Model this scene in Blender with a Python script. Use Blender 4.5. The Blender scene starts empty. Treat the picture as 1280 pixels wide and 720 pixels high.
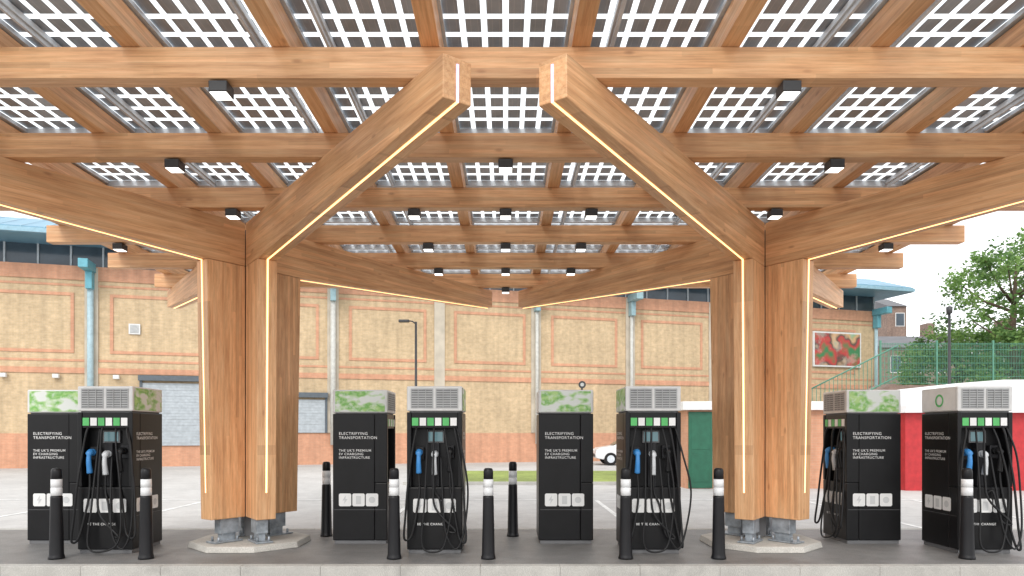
import bpy, bmesh, math, random
from mathutils import Vector, Matrix
random.seed(7)
S=bpy.context.scene
COL=S.collection
S.view_settings.view_transform='Standard'
S.view_settings.look='None'
S.view_settings.exposure=0

# ------------------------------------------------------------ materials
def newmat(name):
    m=bpy.data.materials.new(name); m.use_nodes=True
    nt=m.node_tree; nt.nodes.clear()
    out=nt.nodes.new('ShaderNodeOutputMaterial')
    b=nt.nodes.new('ShaderNodeBsdfPrincipled')
    nt.links.new(b.outputs[0],out.inputs[0])
    return m,nt,b,out
def N(nt,t,**kw):
    n=nt.nodes.new(t)
    for k,v in kw.items(): setattr(n,k,v)
    return n
def math_n(nt,op,a,b=None,c=None):
    n=N(nt,'ShaderNodeMath',operation=op)
    for i,v in enumerate((a,b,c)):
        if v is None: continue
        if isinstance(v,(int,float)): n.inputs[i].default_value=v
        else: nt.links.new(v,n.inputs[i])
    return n.outputs[0]
def mixc(nt,f,a,b,mode='MIX'):
    n=N(nt,'ShaderNodeMix',data_type='RGBA',blend_type=mode)
    for i,v in ((0,f),(6,a),(7,b)):
        if isinstance(v,(int,float)): n.inputs[i].default_value=v
        elif isinstance(v,tuple): n.inputs[i].default_value=(v[0],v[1],v[2],1)
        else: nt.links.new(v,n.inputs[i])
    return n.outputs[2]
def noise(nt,scale,detail=4,vec=None,stretch=None,rough=.55):
    tc=N(nt,'ShaderNodeTexCoord').outputs['Object'] if vec is None else vec
    if stretch:
        mp=N(nt,'ShaderNodeMapping'); mp.inputs['Scale'].default_value=stretch
        nt.links.new(tc,mp.inputs[0]); tc=mp.outputs[0]
    n=N(nt,'ShaderNodeTexNoise'); n.inputs['Scale'].default_value=scale
    n.inputs['Detail'].default_value=detail; n.inputs['Roughness'].default_value=rough
    nt.links.new(tc,n.inputs['Vector'])
    return n.outputs['Fac']
def ramp(nt,f,stops):
    r=N(nt,'ShaderNodeValToRGB'); nt.links.new(f,r.inputs[0])
    e=r.color_ramp.elements
    while len(e)<len(stops): e.new(.5)
    for el,(p,c) in zip(e,stops):
        el.position=p; el.color=(c[0],c[1],c[2],1) if isinstance(c,tuple) else (c,c,c,1)
    return r.outputs[0]
def bump(nt,b,h,strength=.3,dist=.01):
    n=N(nt,'ShaderNodeBump'); n.inputs['Strength'].default_value=strength; n.inputs['Distance'].default_value=dist
    nt.links.new(h,n.inputs['Height']); nt.links.new(n.outputs[0],b.inputs['Normal'])
def simple(name,c,rough=.6,metal=0,var=.12,scale=6,em=None,es=0,bmp=0,spec=.5):
    m,nt,b,o=newmat(name)
    f=noise(nt,scale)
    v=ramp(nt,f,[(.3,1-var*1.5),(.7,1+var*.5)])
    col=mixc(nt,1.0,c,v,'MULTIPLY')
    nt.links.new(col,b.inputs['Base Color'])
    b.inputs['Roughness'].default_value=rough; b.inputs['Metallic'].default_value=metal
    b.inputs['Specular IOR Level'].default_value=spec
    if em: b.inputs['Emission Color'].default_value=(*em,1); b.inputs['Emission Strength'].default_value=es
    if bmp: bump(nt,b,noise(nt,scale*8),bmp)
    return m

def wood(name,axis):
    m,nt,b,o=newmat(name)
    tc=N(nt,'ShaderNodeTexCoord').outputs['Object']
    oi=N(nt,'ShaderNodeObjectInfo')
    add=N(nt,'ShaderNodeVectorMath',operation='ADD'); nt.links.new(tc,add.inputs[0])
    sc=N(nt,'ShaderNodeVectorMath',operation='SCALE'); sc.inputs[0].default_value=(13,7,3); nt.links.new(oi.outputs['Random'],sc.inputs['Scale'])
    nt.links.new(sc.outputs[0],add.inputs[1]); v=add.outputs[0]
    st=(.8,14,14) if axis=='X' else (14,14,.8)
    g=noise(nt,1.9,7,v,st,.65)
    fine=noise(nt,7,6,v,(st[0]*.5,st[1],st[2]),.7)
    sep=N(nt,'ShaderNodeSeparateXYZ'); nt.links.new(tc,sep.inputs[0])
    lam=sep.outputs['Z'] if axis=='X' else sep.outputs['X']
    lamf=math_n(nt,'MULTIPLY',lam,1/.045)
    fl=math_n(nt,'FLOOR',lamf); fr=math_n(nt,'FRACT',lamf)
    along=sep.outputs['X'] if axis=='X' else sep.outputs['Z']
    al=math_n(nt,'FLOOR',math_n(nt,'ADD',math_n(nt,'MULTIPLY',along,.45),math_n(nt,'MULTIPLY',fl,.37)))
    cmb=N(nt,'ShaderNodeCombineXYZ'); nt.links.new(fl,cmb.inputs[0]); nt.links.new(al,cmb.inputs[1]); nt.links.new(math_n(nt,'MULTIPLY',oi.outputs['Random'],50),cmb.inputs[2])
    wn=N(nt,'ShaderNodeTexWhiteNoise'); nt.links.new(cmb.outputs[0],wn.inputs['Vector'])
    c1=ramp(nt,g,[(.24,(.53,.245,.105)),(.5,(.76,.425,.21)),(.76,(.86,.555,.31))])
    bv=ramp(nt,wn.outputs['Value'],[(0,.83),(1,1.10)])
    c2=mixc(nt,1.0,c1,bv,'MULTIPLY')
    fv=ramp(nt,fine,[(.35,.86),(.65,1.05)])
    c3=mixc(nt,1.0,c2,fv,'MULTIPLY')
    line=math_n(nt,'LESS_THAN',fr,.05)
    c4=mixc(nt,math_n(nt,'MULTIPLY',line,.28),c3,(.33,.15,.065))
    vo=N(nt,'ShaderNodeTexVoronoi'); vo.inputs['Scale'].default_value=3.2
    mp=N(nt,'ShaderNodeMapping'); mp.inputs['Scale'].default_value=(.6,1.6,1.6) if axis=='X' else (1.6,1.6,.6)
    nt.links.new(v,mp.inputs[0]); nt.links.new(mp.outputs[0],vo.inputs['Vector'])
    kn=ramp(nt,vo.outputs['Distance'],[(.04,1),(.11,0)])
    c5=mixc(nt,math_n(nt,'MULTIPLY',kn,.5),c4,(.30,.12,.05))
    c5=mixc(nt,1.0,c5,ramp(nt,oi.outputs['Random'],[(0,.90),(1,1.06)]),'MULTIPLY')
    nt.links.new(c5,b.inputs['Base Color'])
    b.inputs['Roughness'].default_value=.48
    bump(nt,b,fine,.15,.004)
    return m
WX=wood('glulam_grain_x','X'); WZ=wood('glulam_grain_z','Z')

def brick(name,c1,c2,mortar,var=.25):
    m,nt,b,o=newmat(name)
    tc=N(nt,'ShaderNodeTexCoord').outputs['Object']
    sep=N(nt,'ShaderNodeSeparateXYZ'); nt.links.new(tc,sep.inputs[0])
    cm=N(nt,'ShaderNodeCombineXYZ'); nt.links.new(math_n(nt,'ADD',sep.outputs[0],sep.outputs[1]),cm.inputs[0]); nt.links.new(sep.outputs[2],cm.inputs[1])
    bt=N(nt,'ShaderNodeTexBrick'); bt.inputs['Scale'].default_value=1
    bt.inputs['Brick Width'].default_value=.225; bt.inputs['Row Height'].default_value=.075; bt.inputs['Mortar Size'].default_value=.005
    bt.inputs['Color1'].default_value=(*c1,1); bt.inputs['Color2'].default_value=(*c2,1); bt.inputs['Mortar'].default_value=(*mortar,1)
    nt.links.new(cm.outputs[0],bt.inputs['Vector'])
    big=noise(nt,.5,6)
    mid=noise(nt,4.5,6)
    v1=ramp(nt,big,[(.3,1-var*.7),(.7,1+var*.4)]); v2=ramp(nt,mid,[(.3,1-var*.9),(.7,1+var*.45)])
    c=mixc(nt,1.0,bt.outputs['Color'],v1,'MULTIPLY'); c=mixc(nt,1.0,c,v2,'MULTIPLY')
    stx=noise(nt,1.2,4,None,(2.5,2.5,.12)); c=mixc(nt,1.0,c,ramp(nt,stx,[(.35,.87),(.6,1.02)]),'MULTIPLY')
    nt.links.new(c,b.inputs['Base Color']); b.inputs['Roughness'].default_value=.9
    return m
BR_TAN=brick('tan_brick',(.62,.465,.285),(.555,.41,.245),(.58,.47,.34),.2)
BR_RED=brick('salmon_brick',(.64,.33,.205),(.59,.295,.18),(.58,.37,.26),.14)
BR_DARK=brick('dark_brick',(.30,.20,.16),(.25,.17,.135),(.29,.25,.21),.3)

def pv():
    m,nt,b,o=newmat('solar_glass')
    tc=N(nt,'ShaderNodeTexCoord').outputs['Object']
    sep=N(nt,'ShaderNodeSeparateXYZ'); nt.links.new(tc,sep.inputs[0])
    def cell(s,p,off,g):
        f=math_n(nt,'FRACT',math_n(nt,'DIVIDE',math_n(nt,'ADD',s,off),p))
        return math_n(nt,'LESS_THAN',math_n(nt,'ABSOLUTE',math_n(nt,'SUBTRACT',f,.5)),.5*(1-g))
    cx=cell(sep.outputs[0],.1767,.53+1.767,.28); cy=cell(sep.outputs[1],.25,.75+2.5,.26)
    inx=math_n(nt,'LESS_THAN',math_n(nt,'ABSOLUTE',sep.outputs[0]),.53)
    c=math_n(nt,'MULTIPLY',math_n(nt,'MULTIPLY',cx,cy),inx)
    bx=math_n(nt,'FRACT',math_n(nt,'DIVIDE',math_n(nt,'ADD',sep.outputs[0],5.0),.0589))
    bar=math_n(nt,'LESS_THAN',bx,.06)
    v=ramp(nt,noise(nt,3,4),[(.3,.8),(.7,1.2)])
    col=mixc(nt,bar,(.29,.325,.37),(.42,.44,.46)); col=mixc(nt,1.0,col,v,'MULTIPLY')
    nt.links.new(col,b.inputs['Base Color']); b.inputs['Roughness'].default_value=.3
    tr=N(nt,'ShaderNodeBsdfTransparent'); tr.inputs[0].default_value=(.95,.97,.97,1)
    tl=N(nt,'ShaderNodeBsdfTranslucent'); tl.inputs[0].default_value=(.9,.92,.92,1)
    m1=N(nt,'ShaderNodeMixShader'); m1.inputs[0].default_value=.2; nt.links.new(tr.outputs[0],m1.inputs[1]); nt.links.new(tl.outputs[0],m1.inputs[2])
    m2=N(nt,'ShaderNodeMixShader'); nt.links.new(c,m2.inputs[0]); nt.links.new(m1.outputs[0],m2.inputs[1]); nt.links.new(b.outputs[0],m2.inputs[2])
    nt.links.new(m2.outputs[0],o.inputs[0])
    return m
PV=pv()
def ground_mat(name,c,var,rough=.9,stain=.35):
    m,nt,b,o=newmat(name)
    v1=ramp(nt,noise(nt,.25,6),[(.3,1-var),(.7,1+var)]); v2=ramp(nt,noise(nt,3,8,None,None,.7),[(.3,1-var),(.7,1+var*.7)])
    v3=ramp(nt,noise(nt,90,3),[(.35,1-var*1.3),(.65,1+var*1.1)])
    x=mixc(nt,1.0,c,v1,'MULTIPLY'); x=mixc(nt,1.0,x,v2,'MULTIPLY'); x=mixc(nt,1.0,x,v3,'MULTIPLY')
    st=ramp(nt,noise(nt,1.3,7,None,(1,1,1),.75),[(.54,0),(.66,1)])
    x=mixc(nt,math_n(nt,'MULTIPLY',st,stain),x,(c[0]*.5,c[1]*.5,c[2]*.5))
    nt.links.new(x,b.inputs['Base Color']); b.inputs['Roughness'].default_value=rough
    bump(nt,b,noise(nt,60,5),.35,.006)
    return m
G_CON=ground_mat('pale_concrete_ground',(.50,.49,.475),.12,.8,.25)
G_ASP=ground_mat('island_asphalt',(.20,.195,.19),.22,.5,.5)
G_ROAD=ground_mat('front_road',(.30,.27,.24),.15)
G_KERB=ground_mat('kerb_stone',(.46,.45,.42),.15,.85,.4)
G_PAD=ground_mat('pad_concrete',(.50,.48,.44),.14)
G_GRASS=ground_mat('verge_grass',(.25,.31,.08),.3)
M_WHITE=simple('white_line_paint',(.8,.8,.78),.7,var=.2,scale=5)
BLACK=simple('charger_black',(.007,.007,.008),.38,var=.2,scale=5,spec=.3)
BLACK2=simple('recess_black',(.02,.02,.023),.5,spec=.3)
RUB=simple('black_rubber',(.011,.011,.012),.5,spec=.35)
BOLL=simple('bollard_plastic',(.009,.009,.011),.45,bmp=.05,spec=.35)
WHT=simple('white_enclosure',(.70,.70,.69),.45,var=.08)
WHT2=simple('white_fascia_paint',(.78,.78,.77),.5,var=.08)
GREY=simple('grille_grey',(.44,.45,.45),.5)
DGREY=simple('grille_dark',(.15,.15,.155),.6)
BLUE=simple('blue_connector',(.05,.26,.62),.4)
CONW=simple('pale_connector',(.62,.64,.66),.4)
LET=simple('white_lettering',(.85,.85,.84),.5,var=.02)
ICON=simple('icon_white',(.8,.8,.79),.5,var=.04)
ICONG=simple('icon_grey',(.6,.61,.61),.5,var=.04)
REFL=simple('reflective_band',(.74,.75,.76),.4,var=.08)
STEEL=simple('galvanised_steel',(.40,.44,.48),.45,.4,var=.3,scale=10)
RAIL=simple('aluminium_rail',(.64,.69,.74),.5,.1,var=.1)
GRN=simple('dark_green_paint',(.02,.13,.075),.5)
FENG=simple('fence_green',(.09,.26,.18),.5)
REDP=simple('red_paint',(.48,.025,.03),.55,var=.15)
WROOF=simple('white_membrane',(.8,.8,.8),.5,var=.06)
BROOF=simple('blue_metal_roof',(.17,.34,.46),.45,.1,var=.12,scale=.6)
GUTT=simple('blue_gutter',(.27,.45,.55),.5)
TEAL=simple('teal_steel',(.13,.38,.46),.45,.1)
TEALG=simple('grey_teal_steel',(.28,.42,.46),.5)
PIPE=simple('pale_blue_downpipe',(.38,.52,.57),.5)
PIPEG=simple('grey_downpipe',(.57,.57,.53),.5)
PIL=simple('stone_pilaster',(.54,.48,.39),.8,var=.15,scale=1.5)
GLS=simple('dark_glazing',(.05,.075,.10),.12,var=.3,scale=.8)
SHUT=simple('shutter_grey',(.42,.46,.49),.5,.1)
SHUTD=simple('shutter_box_dark',(.10,.12,.14),.5,.1)
LAMPB=simple('lamp_black',(.035,.035,.037),.45)
LENS=simple('lit_lens',(.8,.8,.78),.4,em=(1,.96,.9),es=2.5)
BARK=simple('bark',(.11,.075,.05),.9,bmp=.5)
CARP=simple('white_car_paint',(.75,.76,.77),.25,var=.03)
CARG=simple('car_glass',(.02,.025,.03),.08)
SCREEN=simple('charger_screen',(.05,.08,.1),.15,em=(.4,.75,.8),es=.2)
SLATE=simple('roof_slate',(.15,.15,.16),.8,scale=1)
EMBL=simple('green_emblem',(.10,.50,.14),.4)
M_LED,nt,b,o=newmat('led_strip'); b.inputs['Base Color'].default_value=(1,.85,.6,1); b.inputs['Emission Color'].default_value=(1,.54,.20,1); b.inputs['Emission Strength'].default_value=2.6
M_LED2,nt,b,o=newmat('led_strip_end'); b.inputs['Base Color'].default_value=(.8,.7,1,1); b.inputs['Emission Color'].default_value=(.72,.50,1,1); b.inputs['Emission Strength'].default_value=.75

def graphic():
    m,nt,b,o=newmat('green_white_graphic')
    oi=N(nt,'ShaderNodeObjectInfo'); tc=N(nt,'ShaderNodeTexCoord').outputs['Object']
    add=N(nt,'ShaderNodeVectorMath',operation='ADD'); nt.links.new(tc,add.inputs[0]); nt.links.new(math_n(nt,'MULTIPLY',oi.outputs['Random'],20),add.inputs[1])
    f=noise(nt,2.8,2,add.outputs[0],(1,1.2,2.2)); g=noise(nt,18,5,add.outputs[0])
    c=ramp(nt,f,[(.42,(.68,.71,.68)),(.47,(.42,.60,.30)),(.54,(.16,.42,.08)),(.64,(.40,.60,.22))])
    c=mixc(nt,ramp(nt,g,[(.48,0),(.66,.55)]),c,(.70,.74,.70))
    nt.links.new(c,b.inputs['Base Color']); b.inputs['Roughness'].default_value=.45
    return m
GRAPH=graphic()
def poster():
    m,nt,b,o=newmat('poster_print')
    f=noise(nt,.8,2); g=noise(nt,1.6,3)
    c=ramp(nt,f,[(.35,(.05,.2,.08)),(.45,(.5,.05,.05)),(.52,(.08,.07,.06)),(.6,(.6,.35,.18)),(.7,(.15,.4,.2))])
    c=mixc(nt,ramp(nt,g,[(.5,0),(.62,.5)]),c,(.5,.42,.35))
    nt.links.new(c,b.inputs['Base Color'])
    return m
POST=poster()
def leafm(i,c):
    m,nt,b,o=newmat('leaf_%d'%i)
    oi=noise(nt,1.1,3); cc=mixc(nt,1.0,c,ramp(nt,oi,[(.3,.6),(.7,1.5)]),'MULTIPLY')
    nt.links.new(cc,b.inputs['Base Color']); b.inputs['Roughness'].default_value=.6
    tl=N(nt,'ShaderNodeBsdfTranslucent'); nt.links.new(cc,tl.inputs[0])
    mx=N(nt,'ShaderNodeMixShader'); mx.inputs[0].default_value=.45
    nt.links.new(b.outputs[0],mx.inputs[1]); nt.links.new(tl.outputs[0],mx.inputs[2]); nt.links.new(mx.outputs[0],o.inputs[0])
    return m
LEAF=[leafm(0,(.15,.27,.07)),leafm(1,(.21,.34,.10)),leafm(2,(.09,.18,.05))]

# ------------------------------------------------------------ builder
class MB:
    def __init__(s): s.v=[];s.f=[];s.mi=[];s.m=[];s.sm=[]
    def mat(s,m):
        if m not in s.m: s.m.append(m)
        return s.m.index(m)
    def add(s,vs,fs,m,smooth=False):
        o=len(s.v); s.v+= [tuple(v) for v in vs]; k=s.mat(m)
        for f in fs: s.f.append(tuple(i+o for i in f)); s.mi.append(k); s.sm.append(smooth)
        return s
    def box(s,c,d,m,bev=0):
        bm=bmesh.new(); bmesh.ops.create_cube(bm,size=1)
        for v in bm.verts: v.co=Vector((v.co.x*d[0]+c[0],v.co.y*d[1]+c[1],v.co.z*d[2]+c[2]))
        if bev: bmesh.ops.bevel(bm,geom=bm.edges[:],offset=bev,segments=2,affect='EDGES',profile=.5)
        bm.verts.index_update()
        s.add([v.co for v in bm.verts],[[v.index for v in f.verts] for f in bm.faces],m); bm.free(); return s
    def bb(s,x0,x1,y0,y1,z0,z1,m,bev=0):
        return s.box(((x0+x1)/2,(y0+y1)/2,(z0+z1)/2),(x1-x0,y1-y0,z1-z0),m,bev)
    def tube(s,pts,r,m,seg=10,smooth=True,cap=True):
        P=[Vector(p) for p in pts]; n=len(P); vs=[];fs=[]
        R=r if isinstance(r,(list,tuple)) else [r]*n
        up=None
        for i in range(n):
            t=(P[min(i+1,n-1)]-P[max(i-1,0)]).normalized()
            if up is None:
                up=Vector((0,0,1)) if abs(t.z)<.9 else Vector((1,0,0))
            a=(up-t*up.dot(t)).normalized(); bq=t.cross(a); up=a
            for k in range(seg):
                th=2*math.pi*k/seg; vs.append(P[i]+(a*math.cos(th)+bq*math.sin(th))*R[i])
        for i in range(n-1):
            for k in range(seg):
                k2=(k+1)%seg; fs.append((i*seg+k,i*seg+k2,(i+1)*seg+k2,(i+1)*seg+k))
        if cap: fs.append(tuple(range(seg))[::-1]); fs.append(tuple(range((n-1)*seg,n*seg)))
        s.add(vs,fs,m,smooth)
        if cap: s.sm[-1]=False; s.sm[-2]=False
        return s
    def lathe(s,prof,m,seg=22,smooth=True):
        vs=[];fs=[];n=len(prof)
        for r,z in prof:
            for k in range(seg): th=2*math.pi*k/seg; vs.append((r*math.cos(th),r*math.sin(th),z))
        for i in range(n-1):
            for k in range(seg):
                k2=(k+1)%seg; fs.append((i*seg+k,i*seg+k2,(i+1)*seg+k2,(i+1)*seg+k))
        fs.append(tuple(range(seg))[::-1]); fs.append(tuple(range((n-1)*seg,n*seg)))
        s.add(vs,fs,m,smooth); s.sm[-1]=False; s.sm[-2]=False
        return s
    def prism_xz(s,poly,y0,y1,m):
        n=len(poly); vs=[(p[0],y0,p[1]) for p in poly]+[(p[0],y1,p[1]) for p in poly]
        fs=[tuple(range(n)),tuple(range(n,2*n))[::-1]]+[(i,i+n,(i+1)%n+n,(i+1)%n) for i in range(n)]
        return s.add(vs,fs,m)
    def obj(s,name,parent=None,loc=(0,0,0),rz=0,bev=0,recalc=True):
        me=bpy.data.meshes.new(name); me.from_pydata(s.v,[],s.f)
        for m in s.m: me.materials.append(m)
        me.polygons.foreach_set('material_index',s.mi); me.polygons.foreach_set('use_smooth',s.sm)
        if recalc:
            bm=bmesh.new(); bm.from_mesh(me); bmesh.ops.recalc_face_normals(bm,faces=bm.faces[:]); bm.to_mesh(me); bm.free()
        me.update()
        ob=bpy.data.objects.new(name,me); COL.objects.link(ob); ob.location=loc; ob.rotation_euler=(0,0,rz)
        if parent: ob.parent=parent
        if bev:
            md=ob.modifiers.new('bev','BEVEL'); md.width=bev; md.segments=2; md.limit_method='ANGLE'
        return ob
def empty(name,loc,label,cat,rz=0,group=None):
    e=bpy.data.objects.new(name,None); COL.objects.link(e); e.location=loc; e.rotation_euler=(0,0,rz); e.empty_display_size=.3
    e['label']=label; e['category']=cat
    if group: e['group']=group
    return e
def part_empty(name,parent,loc=(0,0,0),rz=0):
    e=bpy.data.objects.new(name,None); COL.objects.link(e); e.location=loc; e.rotation_euler=(0,0,rz); e.parent=parent; return e
def clone(src,loc,rz=None):
    c=src.copy(); COL.objects.link(c); c.location=loc
    if rz is not None: c.rotation_euler=(0,0,rz)
    def rec(a,bb):
        for ch in list(a.children):
            k=ch.copy(); COL.objects.link(k); k.parent=bb; rec(ch,k)
    rec(src,c); return c
def top(ob,label,cat,group=None):
    ob['label']=label; ob['category']=cat
    if group: ob['group']=group
    return ob
def struct(ob): ob['kind']='structure'; return ob

def text_verts(body,size):
    cu=bpy.data.curves.new('t','FONT'); cu.body=body; cu.size=size; cu.space_line=1.05; cu.space_character=1.15; cu.offset=size*.002
    o=bpy.data.objects.new('t',cu); COL.objects.link(o)
    bpy.context.view_layer.update()
    dg=bpy.context.evaluated_depsgraph_get(); me=bpy.data.meshes.new_from_object(o.evaluated_get(dg))
    vs=[v.co.copy() for v in me.vertices]; fs=[tuple(p.vertices) for p in me.polygons]
    bpy.data.objects.remove(o); bpy.data.curves.remove(cu); bpy.data.meshes.remove(me)
    return vs,fs

# ------------------------------------------------------------ ground
Z0=-.12
struct(MB().add([(-300,-60,Z0),(300,-60,Z0),(300,400,Z0),(-300,400,Z0)],[(0,1,2,3)],G_CON).obj('ground'))
struct(MB().add([(-40,-12,Z0+.004),(40,-12,Z0+.004),(40,7.78,Z0+.004),(-40,7.78,Z0+.004)],[(0,1,2,3)],G_ROAD).obj('road'))
IX0,IX1,IY0,IY1=-14,14,7.8,10.9
struct(MB().bb(IX0+.15,IX1-.15,IY0+.15,IY1-.15,Z0-.05,0,G_ASP).obj('island_pavement'))
k=MB(); L=.914
x=IX0
while x<IX1-.01:
    x2=min(x+L,IX1)
    k.bb(x+.001,x2-.001,IY0,IY0+.148,Z0-.05,.004,G_KERB,.006); k.bb(x+.001,x2-.001,IY1-.148,IY1,Z0-.05,.004,G_KERB,.006); x+=L
struct(k.obj('kerb'))
mk=MB()
for X in (-12.6,-9.9,-7.2,7.2,9.9,12.6,-2.2,2.2):
    mk.add([(X-.05,11.6,Z0+.005),(X+.05,11.6,Z0+.005),(X+.05,16.6,Z0+.005),(X-.05,16.6,Z0+.005)],[(0,1,2,3)],M_WHITE)
for Y in (11.5,16.65,):
    mk.add([(-13,Y,Z0+.006),(13,Y,Z0+.006),(13,Y+.1,Z0+.006),(-13,Y+.1,Z0+.006)],[(0,1,2,3)],M_WHITE)
struct(mk.obj('road_marking'))
struct(MB().bb(-3.0,4.6,21.5,28,Z0-.05,Z0+.07,G_GRASS).obj('grass_verge'))
struct(MB().bb(-3.2,4.8,21.3,21.48,Z0-.05,Z0+.1,G_KERB).obj('kerb'))

# ------------------------------------------------------------ canopy
CY=9.4; ZT=4.35
roof=empty('canopy_roof',(0,CY,0),'flat glulam timber canopy roof with see-through solar panels','canopy')
beamY=[5.50,7.06,8.62,10.18,11.74,13.29]
for Y in beamY:
    MB().box((0,0,0),(13.6,.15,.25),WX).obj('cross_beam',roof,(0,Y-CY,ZT+.127),bev=.006)
rx=[.6+1.19*i for i in range(6)]; rx=sorted([-a for a in rx]+rx)
for X in rx:
    MB().box((0,0,0),(9.6,.15,.21),WX).obj('rafter',roof,(X,9.35-CY,ZT+.252+.107),math.pi/2,bev=.006)
ZP=ZT+.252+.212+.075
pm=None
for i in range(11):
    X=(rx[i]+rx[i+1])/2
    for j in range(6):
        Y=4.72+.78+1.56*j
        if pm is None:
            pp=MB().add([(-.56,-.77,0),(.56,-.77,0),(.56,.77,0),(-.56,.77,0)],[(0,1,2,3)],PV).obj('solar_panel',roof,(X,Y-CY,ZP)); pm=pp.data
        else:
            pp=bpy.data.objects.new('solar_panel',pm); COL.objects.link(pp); pp.parent=roof; pp.location=(X,Y-CY,ZP)
for X in rx:
    MB().bb(-.10,.10,-4.75,4.75,0,.04,RAIL).obj('panel_rail',roof,(X,-.02,ZP-.055))
for i in range(11):
    X=(rx[i]+rx[i+1])/2
    if i!=5:
        sg=1 if i%2 else -1
        MB().bb(-.03,.03,-4.7,4.7,-.05,0,RAIL).bb(-.012,.012,-4.7,4.7,-.09,-.052,RAIL).obj('panel_rail',roof,(X+.30*sg,0,ZP-.012))
for j in range(7):
    Y=4.72+1.56*j
    MB().bb(-6.7,6.7,-.03,.03,-.06,0,RAIL).bb(-6.7,6.7,.034,.05,-.075,.0,RAIL).obj('cross_rail',roof,(0,Y-CY,ZP-.008))
    if 0<j<6: MB().bb(-6.7,6.7,-.03,.03,-.07,0,RAIL).bb(-6.7,6.7,.08,.10,-.05,0,RAIL).obj('cross_rail',roof,(0,Y-CY-.30,ZP-.008))
def column(X,label):
    e=empty('timber_column',(X,CY,0),label,'column',group='branching timber columns')
    w=.25; R0,R1=.66,.72; zE=3.77; z0=.40; r0=.175; tip=5.3; zt=4.02
    for sx in (-1,1):
        for sy in (-1,1):
            a=math.atan2(sy*.806,sx*.592)
            MB().prism_xz([(r0,z0),(R0,z0),(R1,zE-.004),(r0,zE-.004)],-w/2,w/2,WZ).obj('leg',e,rz=a,bev=.008)
            MB().prism_xz([(r0,zE),(R1,zE),(tip,zt),(tip,ZT),(r0,ZT)],-w/2,w/2,WX).obj('branch_arm',e,rz=a,bev=.008)
            path=[(R0,z0+.35),(R1,zE),(tip,zt),(tip,ZT-.05)]
            nor=[(1,-.02),(.75,-.66),(.7,-.7),(1,0)]
            m=MB(); ww=.010
            for i in range(3):
                p,q=path[i],path[i+1]; n1,n2=nor[i],nor[i+1]; t=.008
                vs=[]
                for (pt,n) in ((p,n1),(q,n2)):
                    for y in (-ww,ww):
                        vs.append((pt[0],y,pt[1])); vs.append((pt[0]+n[0]*t,y,pt[1]+n[1]*t))
                m.add(vs,[(1,3,7,5),(0,1,5,4),(2,6,7,3),(0,2,3,1),(4,5,7,6)],M_LED2 if i==2 else M_LED)
            m.obj('light_strip',e,rz=a)
            sh=MB().bb(.24,.50,-.075,.075,.2,z0-.003,STEEL,.006).bb(.20,.60,-.11,.11,.085,.105,STEEL,.004).bb(.27,.47,-.045,.045,.105,.199,STEEL)
            for px in (.26,.53):
                for py in (-.075,.075): sh.tube([(px,py,.10),(px,py,.16)],.016,STEEL,8)
            sh.obj('steel_shoe',e,rz=a)
    MB().bb(-.07,.07,-.07,.07,.12,4.3,DGREY).obj('steel_core',e)
    n=8; r=.80
    pts=[(math.cos(math.pi/8+i*math.pi/4)*r,math.sin(math.pi/8+i*math.pi/4)*r) for i in range(n)]
    vs=[(x,y,0.001) for x,y in pts]+[(x*.97,y*.97,.08) for x,y in pts]
    pd=MB().add(vs,[tuple(range(8))[::-1],tuple(range(8,16))]+[(i,(i+1)%8,(i+1)%8+8,i+8) for i in range(8)],G_PAD).obj('concrete_plinth',loc=(X,CY,0),bev=.01)
    top(pd,'octagonal pale concrete plinth under the timber column','plinth','concrete plinths')
column(-3.50,'branching glulam column with lit edges on octagonal plinth')
column(3.49,'branching glulam column with lit edges on octagonal plinth')
proto=None
for bi,xs in ((0,(-2.29,2.28)),(1,(-3.42,0,3.4)),(2,(-3.44,-1.15,0,1.08,3.4)),(3,(-5.75,-1.15,0,1.12,5.67)),(4,(-1.15,0,1.12)),(5,(0,))):
    for X in xs:
        loc=(X,beamY[bi],ZT)
        if proto is None:
            e=empty('ceiling_light',loc,'small black square downlight fixed under a timber beam','light',group='square downlights under the beams')
            MB().bb(-.075,.075,-.075,.075,-.10,-.012,LAMPB,.008).bb(-.04,.04,-.04,.04,-.012,-.001,LAMPB).obj('housing',e)
            MB().bb(-.066,.066,-.066,.066,-.106,-.101,LENS).obj('lens',e)
            proto=e
        else: clone(proto,loc)

# ------------------------------------------------------------ chargers
def catmull(P,n=8):
    P=[Vector(p) for p in P]; Q=[P[0]*2-P[1]]+P+[P[-1]*2-P[-2]]; out=[]
    for i in range(1,len(Q)-2):
        a,b_,c,d=Q[i-1:i+3]
        for k in range(n):
            t=k/n; out.append(.5*((2*b_)+(c-a)*t+(2*a-5*b_+4*c-d)*t*t+(3*b_-a-3*c+d)*t**3))
    out.append(P[-1]); return out
W,D=.70,.75
def map_face(face,u,v,off=.003):
    if face=='F': return (u,-D/2-off,v)
    if face=='L': return (-W/2-off,-u,v)
    if face=='R': return (W/2+off,u,v)
T1=text_verts('ELECTRIFYING\nTRANSPORTATION',.054)
T2=text_verts('THE UK\'S PREMIUM\nEV CHARGING\nINFRASTRUCTURE',.046)
T3=text_verts('BE THE CHANGE',.042)
def put_text(e,T,face,u,v):
    MB().add([map_face(face,p.x+u,p.y+v) for p in T[0]],T[1],LET).obj('lettering',e)
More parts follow.
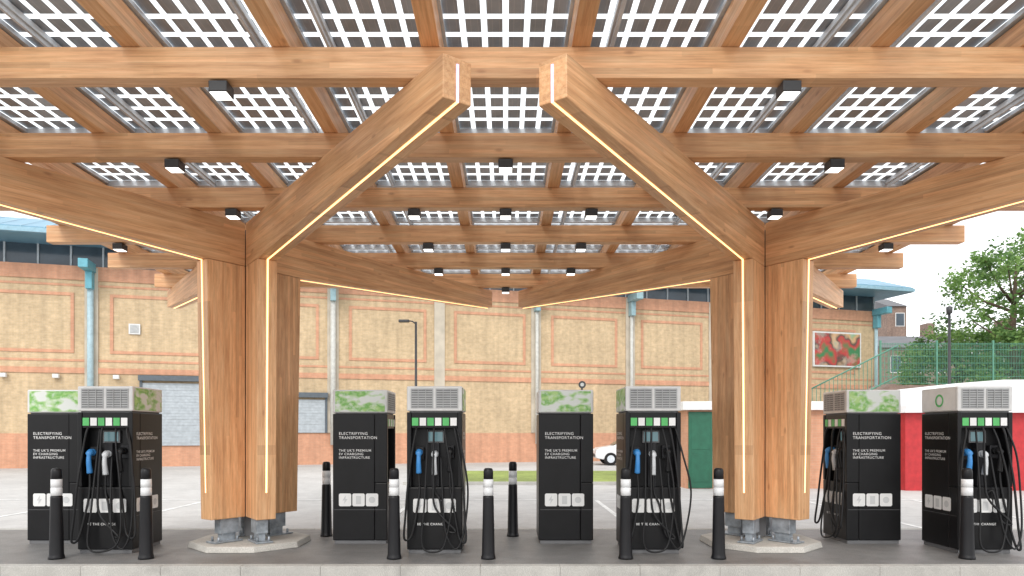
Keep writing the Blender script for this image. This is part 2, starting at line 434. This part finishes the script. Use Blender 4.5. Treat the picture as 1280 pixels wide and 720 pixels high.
def charger(seed,loc,rz,label,emblem=False,cables=True):
    rnd=random.Random(seed)
    e=empty('ev_charger',loc,label,'charger',rz,'rapid chargers on the kerbed island')
    h=D/2; wf=W/2
    m=MB()
    m.bb(-wf+.02,wf-.02,-h+.02,h-.02,.001,.05,DGREY)
    m.bb(-wf,wf,-.20,h,.05,1.79,BLACK,.012)
    m.bb(-wf,wf,-h,-.202,.05,.84,BLACK,.012)
    m.bb(-wf,-wf+.055,-h,-.202,.842,1.79,BLACK,.008); m.bb(wf-.055,wf,-h,-.202,.842,1.79,BLACK,.008)
    m.bb(-wf+.057,wf-.057,-h+.01,-.202,1.59,1.788,BLACK,.006)
    m.bb(-.05,.05,-.30,-.202,.845,1.4,BLACK2)
    m.obj('cabinet',e)
    MB().bb(-wf,wf,-h,h,1.805,2.12,WHT,.015).bb(-wf+.03,wf-.03,-h+.03,h-.03,1.785,1.81,DGREY).obj('header',e)
    for (a,bq) in ((-.30,-.015),(.015,.30)):
        g=MB()
        g.bb(a,bq,-h-.006,-h-.002,1.84,2.09,GREY)
        for i in range(8): g.bb(a+.012,bq-.012,-h-.010,-h-.007,1.852+.03*i,1.863+.03*i,DGREY)
        for xx in (a+.095,a+.19): g.bb(xx-.004,xx+.004,-h-.014,-h-.0105,1.85,2.08,GREY)
        g.obj('ventilation_grille',e)
    for f in ('L','R'):
        MB().add([map_face(f,-.34,1.82,.004),map_face(f,.34,1.82,.004),map_face(f,.34,2.10,.004),map_face(f,-.34,2.10,.004)],[(0,1,2,3)],WHT2 if emblem else GRAPH).obj('printed_panel',e)
        if emblem:
            vs=[];fs=[]
            for q in range(28):
                t=q*2*math.pi/28; vs+=[map_face(f,.02+.085*math.cos(t),1.95+.085*math.sin(t),.007),map_face(f,.02+.058*math.cos(t),1.95+.058*math.sin(t),.007)]
                fs.append((2*q,(2*q+2)%56,(2*q+3)%56,2*q+1))
            MB().add(vs,fs,EMBL).obj('ring_emblem',e)
        # service door on the text faces
        MB().add([map_face(f,-.355,.47,.0015),map_face(f,.355,.47,.0015),map_face(f,.355,.474,.0015),map_face(f,-.355,.474,.0015)],[(0,1,2,3)],DGREY).obj('door_joint',e)
    MB().bb(-.11,.11,-.235,-.203,1.40,1.56,DGREY,.005).bb(-.09,.09,-.239,-.236,1.42,1.54,SCREEN).obj('screen',e)
    for i,c in enumerate((EMBL,ICON,EMBL,LET,EMBL,LET)):
        MB().bb(-.285+.097*i,-.205+.097*i,-h+.003,-h+.007,1.62,1.72,c).obj('sticker',e)
    for f in ('L','R'):
        put_text(e,T1,f,-.29,1.50); put_text(e,T2,f,-.29,1.27)
    put_text(e,T3,'F',-.22,.36)
    for f,u0 in (('L',-.29),('R',-.29),('F',-.27)):
        for i in range(3):
            ic=MB()
            u=u0+.185*i
            ic.add([map_face(f,u+a,.52+bq,.003) for a,bq in ((0.015,0),(.155,0),(.17,.015),(.17,.16),(.155,.175),(.015,.175),(0,.16),(0,.015))],[tuple(range(8))],ICON)
            if i==0:
                ic.add([map_face(f,u+a,.52+bq,.006) for a,bq in ((.095,.15),(.05,.08),(.08,.08),(.07,.03),(.12,.1),(.09,.1))],[(0,1,2,5),(2,3,4,5)],ICONG)
            elif i==1:
                ic.add([map_face(f,u+a,.52+bq,.006) for a,bq in ((.05,.03),(.12,.03),(.12,.14),(.05,.14))],[(0,1,2,3)],ICONG)
            else:
                ic.add([map_face(f,u+.085+.045*math.cos(t*math.pi/6),.52+.0875+.045*math.sin(t*math.pi/6),.006) for t in range(12)],[tuple(range(12))],ICONG)
            ic.obj('information_icon',e)
    if not cables: return e
    cols=[(-.20,BLUE,1.20),(.0,CONW,1.18),(.19,RUB,1.22)]
    for X,mt,z in cols:
        MB().bb(X-.055,X+.055,-.27,-.203,z-.02,z+.15,BLACK2,.01).obj('holster',e)
        c=MB().tube([(X,-.27,z+.08),(X,-.33,z+.08)],[.042,.046],mt,14)
        pts=catmull([(X,-.33,z+.09),(X,-.375,z+.06),(X,-.385,z-.03),(X,-.37,z-.12),(X,-.36,z-.18)],4)
        c.tube(pts,[.042 if i<5 else .026+.001*(i-5) for i in range(len(pts))],mt,12)
        c.obj('connector',e)
    specs=[(-.20,1.02,-.24,.10,-.32),(.0,1.0,.10,.22,-.06),(.19,1.04,.28,.06,.36)]
    for i,(X,z,xm,zm,xe) in enumerate(specs):
        j=rnd.uniform(-.06,.06); jz=rnd.uniform(0,.25)
        xe+=j
        side=-1 if i==0 else 1
        P=[(X,-.36,z),(X+.01,-.38,z-.22),(xm-.03*side,-.42,zm+jz+.35),(xm+.04*side,-.46,zm+jz),(xm+.12*side+j,-.49,max(.05,zm+jz-.03)),(xe+.03*side,-.46,zm+jz+.25),(xe,-.43,.9),(xe*.85,-.40,1.30),(xe*.72,-.39,1.54),(xe*.7,-.33,1.62)]
        MB().tube(catmull(P,8),.014,RUB,8).obj('cable',e)
    P=[(.12,-.34,1.6),(.16,-.41,1.36),(.24,-.46,.8),(.22+rnd.uniform(-.1,.1),-.5,.2),(.05,-.52,.05),(-.14,-.5,.12),(-.12,-.46,.6),(-.1,-.39,1.15),(-.09,-.33,1.6)]
    MB().tube(catmull(P,8),.012,RUB,8).obj('cable',e)
    P=[(.28,-.36,1.6),(.36,-.42,1.26),(.42+rnd.uniform(-.05,.06),-.44,.8),(.38,-.48,.3),(.28,-.5,.08),(.15,-.49,.3),(.10,-.42,.85),(.08,-.36,1.22)]
    MB().tube(catmull(P,8),.012,RUB,8).obj('cable',e)
    return e
fy=8.64+D/2
for i,X in enumerate((-5.07,-.90,1.87,6.07)):
    charger(10+i,(X,fy,0),0,'black charger with white vented head and hanging cables' if i<3 else 'black charger with green ring emblem and hanging cables',i==3)
ry=9.38+W/2
for i,(X,r,l) in enumerate(((-6.20,90,'black charger side-on beside another charger, white lettering'),(-2.0,90,'black charger side-on with white lettering and green header'),(.83,90,'black charger side-on with white lettering and green header'),(5.06,-90,'black charger side-on with cables hanging at its edge'))):
    charger(30+i,(X,ry,0),math.radians(r),l,False,i in (0,3))

# ------------------------------------------------------------ bollards
proto=None
for X,Y in ((-5.46,8.3),(-4.37,8.3),(-1.355,8.3),(-.21,8.3),(1.46,8.3),(2.59,8.3),(5.61,8.3),(.107,10.1),(-2.65,10.1)):
    if proto is None:
        e=empty('bollard',(X,Y,0),'black plastic bollard with pale reflective band near its top','bollard',group='bollards on the kerbed island')
        MB().lathe([(.090,.001),(.090,.02),(.084,.035),(.079,.06),(.072,.40),(.066,.74),(.066,.758),(.055,.765),(.053,.965),(.059,.972),(.059,1.06),(.054,1.085),(.04,1.10),(.01,1.103)],BOLL,22).obj('post',e)
        MB().lathe([(.0545,.768),(.062,.770),(.062,.862),(.0575,.864),(.0575,.870),(.062,.872),(.061,.966),(.0545,.968)],REFL,22).obj('reflective_band',e)
        proto=e
    else: clone(proto,(X,Y,0),random.uniform(0,6))

# ------------------------------------------------------------ brick building behind
ang=math.atan2(13,47.1)
bld=empty('brick_building',(-23.1,31,Z0),'long tan brick warehouse with salmon bands and blue metal roof','building',ang)
A0,A1=-12,48.8
MB().bb(A0,A1,0,20,0,9.4,BR_TAN).obj('wall',bld)
def band(z0,z1,p=.03,a=A0,b2=A1,m=BR_RED,name='brick_band'): MB().bb(a,b2,-p,-.002,z0,z1,m).obj(name,bld)
band(0,1.6); band(4.40,4.66,.05); band(4.95,5.05,.025); band(8.75,9.4,.06); band(8.46,8.56,.025)
for k_ in range(-1,10):
    a=-6.4+5.5*(k_)
    if a+4>A1: continue
    m=MB(); x0,x1,z0,z1,t=a,a+4.0,5.35,8.15,.14
    m.bb(x0,x1,-.035,-.002,z1-t,z1,BR_RED).bb(x0,x1,-.035,-.002,z0,z0+t,BR_RED).bb(x0,x0+t,-.035,-.002,z0+t,z1-t,BR_RED).bb(x1-t,x1,-.035,-.002,z0+t,z1-t,BR_RED)
    m.obj('panel_surround',bld)
for s_ in (-1.7,3.83,9.4,14.8,20.3,25.7,31.4,36.8,42.2):
    MB().bb(s_-.28,s_+.28,-.08,-.001,1.62,9.35,PIL).obj('pilaster',bld)
for s_ in (3.83,14.8,25.7,31.4,48.5):
    mid_=s_ not in (3.83,48.5)
    MB().tube([(s_,-.22,1.0),(s_,-.22,9.3)],.14 if s_<20 else .1,PIPEG if mid_ else PIPE,10).obj('downpipe',bld)
    tm=TEALG if mid_ else TEAL
    MB().bb(s_-.2,s_+.2,-1.3,-.09,9.1,9.5,tm,.02).bb(s_-.14,s_+.14,-.5,-.09,8.3,9.1,tm,.02).obj('roof_bracket',bld)
MB().bb(A0,A1,.3,19.6,9.41,10.4,GLS).obj('clerestory_glazing',bld)
s_=A0
while s_<A1: MB().bb(s_,s_+.08,.24,.299,9.41,10.4,SHUT).obj('glazing_mullion',bld); s_+=1.35
rf=MB().prism_xz([(-1.6,10.4),(-1.6,10.7),(1.6,11.9),(12,13.0),(12,10.4)],A0,A1+1.2,BROOF)
rf.v=[(y,x,z) for x,y,z in rf.v]
rs=rf.obj('roof',bld)
sm=MB(); s_=A0
while s_<A1+1.1:
    sm.add([(s_,-1.62,10.72),(s_+.05,-1.62,10.72),(s_+.05,1.6,11.97),(s_,1.6,11.97),(s_,-1.62,10.66),(s_+.05,-1.62,10.66)],[(0,1,2,3),(0,4,5,1)],GUTT); s_+=.9
sm.obj('roof_seam',bld)
MB().bb(A0,A1+1.2,-1.75,-1.602,10.42,10.62,GUTT).obj('gutter',bld)
def shutter(a,b2,z0,z1):
    m=MB(); z=z0; i=0
    while z<z1-.01: m.bb(a,b2,-.11-(i%2)*.01,-.05,z+.004,min(z+.14,z1),SHUT); z+=.14; i+=1
    m.bb(a-.12,a-.001,-.15,-.051,z0,z1+.1,SHUTD).bb(b2+.001,b2+.12,-.15,-.051,z0,z1+.1,SHUTD).bb(a-.15,b2+.15,-.30,-.051,z1+.101,z1+.35,SHUTD)
    m.obj('roller_shutter',bld)
shutter(6.0,8.8,1.0,4.0); shutter(13.0,14.4,1.62,3.3); 
for s_ in (.3,2.4,4.9,10.6):
    MB().bb(s_-.13,s_+.13,-.25,-.06,4.15,4.34,WHT,.02).obj('wall_lamp',bld)
MB().bb(5.4,5.9,-.08,-.04,6.3,6.8,WHT,.01).bb(5.47,5.83,-.10,-.081,6.37,6.73,GREY).obj('wall_vent',bld)
MB().bb(43.8,47.4,-.16,-.06,5.75,7.95,WHT,.01).bb(43.9,47.3,-.17,-.161,5.85,7.85,POST).obj('poster_panel',bld)

ks=empty('kiosk',(7.3,20,Z0),'small brick kiosk with green door and white fascia','kiosk')
MB().bb(-2.0,2.15,0,4,0,2.3,BR_RED).obj('wall',ks)
MB().bb(-2.15,2.3,-.2,4.2,2.3,2.55,WHT2,.01).obj('fascia',ks)
MB().bb(-1.95,-1.25,-.05,-.002,.02,2.25,GRN,.008).bb(-1.88,-1.32,-.06,-.051,.2,1.0,GRN,.004).bb(-1.88,-1.32,-.06,-.051,1.15,2.1,GRN,.004).obj('door',ks)
MB().bb(-1.1,-.2,-.04,-.002,.9,2.0,GLS).obj('window',ks)
ht=empty('red_hut',(11.3,19.3,Z0),'red walled hut with curved white roof','hut')
MB().bb(0,9,0,5,0,2.2,REDP).obj('wall',ht)
MB().prism_xz([(-.15,2.203),(-.1,2.4),(.15,2.62),(.6,2.85),(1.3,3.02),(2.6,3.12),(9.2,3.15),(9.2,2.203)],-.25,5.2,WROOF).obj('roof',ht)
MB().bb(.95,1.0,-.03,-.002,0,2.15,DGREY).obj('wall_joint',ht)
MB().bb(2.4,2.45,-.03,-.002,0,2.15,DGREY).obj('wall_joint',ht)
rw=MB().bb(16.5,60,30,31,Z0,3.6,BR_DARK).obj('retaining_wall'); top(rw,'dark brick retaining wall topped by green fence','wall')
fp=None
for i in range(14):
    x0=16.6+2.5*i
    if fp is None:
        e=empty('mesh_fence',(x0,30.3,3.6),'green steel mesh fence panel on the brick wall','fence',group='green mesh fence panels')
        MB().bb(0,.07,-.035,.035,0,2.0,FENG).obj('post',e)
        m=MB()
        for a in range(1,34): m.bb(.07+a*.0715-.005,.07+a*.0715+.005,-.008,.008,.05,1.9,FENG)
        for z in (.1,.4,.7,1.0,1.3,1.6,1.85): m.bb(.07,2.5,.009,.022,z-.012,z+.012,FENG)
        m.obj('mesh_infill',e); fp=e
    else: clone(fp,(x0,30.3,3.6))
m=MB(); 
for i in range(22):
    x=.0+i*.18; z=i*.09
    m.bb(x-.01,x+.01,-.01,.01,z,z+1.4,FENG)
m.tube([(0,0,1.4),(3.8,0,3.3)],.03,FENG,6).tube([(0,0,.1),(3.8,0,2.0)],.03,FENG,6)
top(m.obj('ramp_railing',loc=(12.8,28.9,1.9)),'green railing sloping up beside the raised ground','railing')
rp=MB().prism_xz([(12.6,Z0),(16.49,Z0),(16.49,3.6),(12.6,1.8)],29,30.6,BR_DARK).obj('ramp_wall'); top(rp,'brick ramp rising to the raised ground','ramp')
for i,(X,Y,w_,hh) in enumerate(((34,62,7,9.3),(41.2,62,7,9.6),(48.4,62,7,9.2),(55.6,62,7,9.6),(43.6,78,2.2,16))):
    e=empty('terraced_house',(X,Y,Z0),'brown brick terraced house with slate roof' if i<4 else 'taller narrow brick building behind the terrace','house',group='distant brick houses')
    MB().bb(0,w_,0,8,0,hh,BR_DARK).obj('wall',e)
    r_=MB().prism_xz([(-.3,hh),(4,hh+1.6),(8.3,hh)],0,w_,SLATE); r_.v=[(y,x,z) for x,y,z in r_.v]; r_.obj('roof',e)
    for zz in (hh-2.2,hh-5.2):
        for xx in (1.0,3.1,5.2):
            if xx+1<w_:
                wi=part_empty('window',e)
                MB().bb(xx-.08,xx+.98,-.04,-.01,zz-.08,zz+1.48,WHT).obj('frame',wi); MB().bb(xx,xx+.9,-.06,-.041,zz,zz+1.4,GLS).obj('pane',wi)
    if i<4: MB().bb(w_-.6,w_+.1,3.4,4.6,hh+.8,hh+2.8,BR_DARK).obj('chimney',e)
def tree(X,Y,H,R,seed,label,z0=Z0,zc=.60,zr=.38,n=62):
    rnd=random.Random(seed)
    e=empty('tree',(X,Y,z0),label,'tree',group='leafy street trees')
    t=MB(); t.tube([(0,0,0),(.1,.05,H*.25),(.0,.1,H*.5),(.15,0,H*.8)],[.28,.22,.16,.05],BARK,10)
    cent=[]
    for i in range(14):
        a=rnd.uniform(0,6.28); z=rnd.uniform(H*.25,H*.65); rr=R*rnd.uniform(.5,1.05)
        endp=(math.cos(a)*rr,math.sin(a)*rr,z+rnd.uniform(.5,2.0)); 
        t.tube([(0,.05,z),(endp[0]*.5,endp[1]*.5,z+.7),endp],[.09,.06,.02],BARK,6); cent.append(Vector(endp))
    t.obj('trunk',e)
    for i in range(n):
        while True:
            p=Vector((rnd.uniform(-1,1),rnd.uniform(-1,1),rnd.uniform(-1,1)))
            if p.length<1: break
        p=p.normalized()*p.length**.5
        cent.append(Vector((p.x*R,p.y*R,H*zc+p.z*H*zr)))
    c=MB()
    for ce in cent:
        s_=rnd.uniform(.4,.95); mt=LEAF[rnd.randrange(3)]; vs=[];fs=[]
        for k in range(115):
            d=Vector((rnd.gauss(0,.5),rnd.gauss(0,.5),rnd.gauss(0,.36)))*s_
            q=ce+d; u=Vector((rnd.uniform(-1,1),rnd.uniform(-1,1),rnd.uniform(-.6,.6))).normalized()
            v=u.cross(Vector((rnd.uniform(-1,1),rnd.uniform(-1,1),rnd.uniform(-1,1)))).normalized(); l=rnd.uniform(.07,.14)
            o_=len(vs); vs+=[q-u*l,q+v*l*.6,q+u*l,q-v*l*.6]; fs.append((o_,o_+1,o_+2,o_+3))
        c.add(vs,fs,mt)
    c.obj('crown',e,recalc=False)
tree(26.8,36,11,3.4,3,'broad leafy green tree behind the mesh fence',1.6,.56,.36,80)
tree(31.0,38,12.5,3.8,4,'broad leafy green tree behind the mesh fence',1.3,.58,.38,80)
tree(26.6,40,6.3,2.9,9,'low leafy tree beside the taller trees',2.0,.5,.36,45)
def lamp(X,Y,h,arm,label):
    e=empty('street_lamp',(X,Y,Z0),label,'street lamp')
    MB().tube([(0,0,0),(0,0,1.2),(0,0,1.25),(0,0,h)],[.09,.09,.065,.05],LAMPB,12).obj('post',e)
    if arm: MB().tube([(0,0,h-.1),(-.15,0,h+.02),(-.35,0,h+.05)],.03,LAMPB,8).bb(-.75,-.3,-.12,.12,h-.02,h+.09,LAMPB,.02).obj('lamp_head',e)
    else: MB().lathe([(.05,h),(.11,h+.03),(.12,h+.28),(.02,h+.33)],LAMPB,14).obj('lamp_head',e)
lamp(-3.94,30,6.5,True,'black street lamp with short arm by brick wall')
lamp(18.2,28,6.5,False,'black lamp post in front of the green fence')
e=empty('sign_post',(3.3,29.5,Z0),'slim black post with small round sign','sign')
MB().tube([(0,0,0),(0,0,3.8)],.04,LAMPB,8).obj('post',e)
MB().tube([(0,-.06,3.7),(0,-.09,3.7)],.16,LAMPB,20).tube([(0,-.091,3.7),(0,-.096,3.7)],.08,GREY,20).obj('sign_disc',e)
car=empty('parked_car',(6.5,34.6,Z0),'white hatchback car parked beside the brick wall','car')
def car_build():
    prof=[(-2.0,.35),(-2.05,.55),(-2.0,.75),(-1.85,.86),(-1.1,.98),(1.5,1.02),(1.95,.98),(2.03,.7),(2.0,.35),(1.65,.3),(-1.7,.3)]
    MB().prism_xz(prof,-.86,.86,CARP).obj('body',car,bev=.06)
    b0=[(-1.15,.97),(-.35,1.42),(.95,1.45),(1.75,1.0)]
    vs=[(x,-.80 if z<1.2 else -.62,z) for x,z in b0]+[(x,.80 if z<1.2 else .62,z) for x,z in b0]
    MB().add(vs,[(0,1,2,3),(7,6,5,4),(0,4,5,1),(1,5,6,2),(2,6,7,3)],CARP).obj('cabin',car,bev=.03)
    for sg in (-1,1):
        f=lambda x,z:(x,sg*(.80-(z-.97)/.46*.18+.012),z)
        MB().add([f(-.98,1.02),f(-.35,1.37),f(.18,1.40),f(.18,1.03)],[(0,1,2,3)],CARG).obj('side_window',car)
        MB().add([f(.26,1.03),f(.26,1.40),f(.9,1.40),f(1.45,1.05)],[(0,1,2,3)],CARG).obj('side_window',car)
    MB().add([(-1.13,-.68,1.02),(-1.13,.68,1.02),(-.42,.56,1.42),(-.42,-.56,1.42)],[(0,1,2,3)],CARG).obj('windscreen',car)
    for x in (-1.3,1.25):
        for s_ in (-1,1):
            w_=part_empty('wheel',car,(x,s_*.80,.32))
            MB().tube([(0,-.1,0),(0,-.08,0),(0,.08,0),(0,.1,0)],[.29,.32,.32,.29],RUB,24).obj('tyre',w_)
            MB().tube([(0,s_*.085,0),(0,s_*.115,0)],[.2,.18],RAIL,16).obj('rim',w_)
    for s_ in (-1,1):
        MB().box((-1.98,s_*.62,.72),(.1,.34,.14),CONW,.02).obj('headlight',car)
        MB().box((1.99,s_*.68,.82),(.08,.22,.2),REDP,.02).obj('tail_light',car)
        MB().box((-.75,s_*.93,1.02),(.12,.16,.11),CARP,.02).obj('wing_mirror',car)
    MB().bb(-2.07,-2.03,-.45,.45,.42,.58,LAMPB).obj('front_grille',car)
car_build()

# ------------------------------------------------------------ light and camera
w=bpy.data.worlds.new('World'); S.world=w; w.use_nodes=True; nt=w.node_tree
bg=nt.nodes['Background']; sky=nt.nodes.new('ShaderNodeTexSky'); sky.sky_type='NISHITA'; sky.sun_disc=False
sky.sun_elevation=math.radians(40); sky.sun_rotation=math.radians(195)
hs=nt.nodes.new('ShaderNodeHueSaturation'); hs.inputs['Saturation'].default_value=.15
mx=nt.nodes.new('ShaderNodeMix'); mx.data_type='RGBA'; mx.inputs[0].default_value=.7; mx.inputs[7].default_value=(13.9,14.1,14.4,1)
nt.links.new(sky.outputs[0],hs.inputs['Color']); nt.links.new(hs.outputs[0],mx.inputs[6]); nt.links.new(mx.outputs[2],bg.inputs[0])
bg.inputs[1].default_value=.15
sl=bpy.data.lights.new('sun','SUN'); sl.energy=1.5; sl.angle=math.radians(20); sl.color=(1,.96,.9)
so=bpy.data.objects.new('sun',sl); COL.objects.link(so); so.rotation_euler=(math.radians(50),0,math.radians(-15))
cam=bpy.data.cameras.new('camera'); co=bpy.data.objects.new('camera',cam); COL.objects.link(co)
co.location=(0,0,1.54); co.rotation_euler=(math.pi/2,0,0); cam.lens=24; cam.sensor_width=36; cam.shift_x=.00625; cam.shift_y=.1406; cam.clip_end=1000; cam.clip_start=.1
S.camera=co
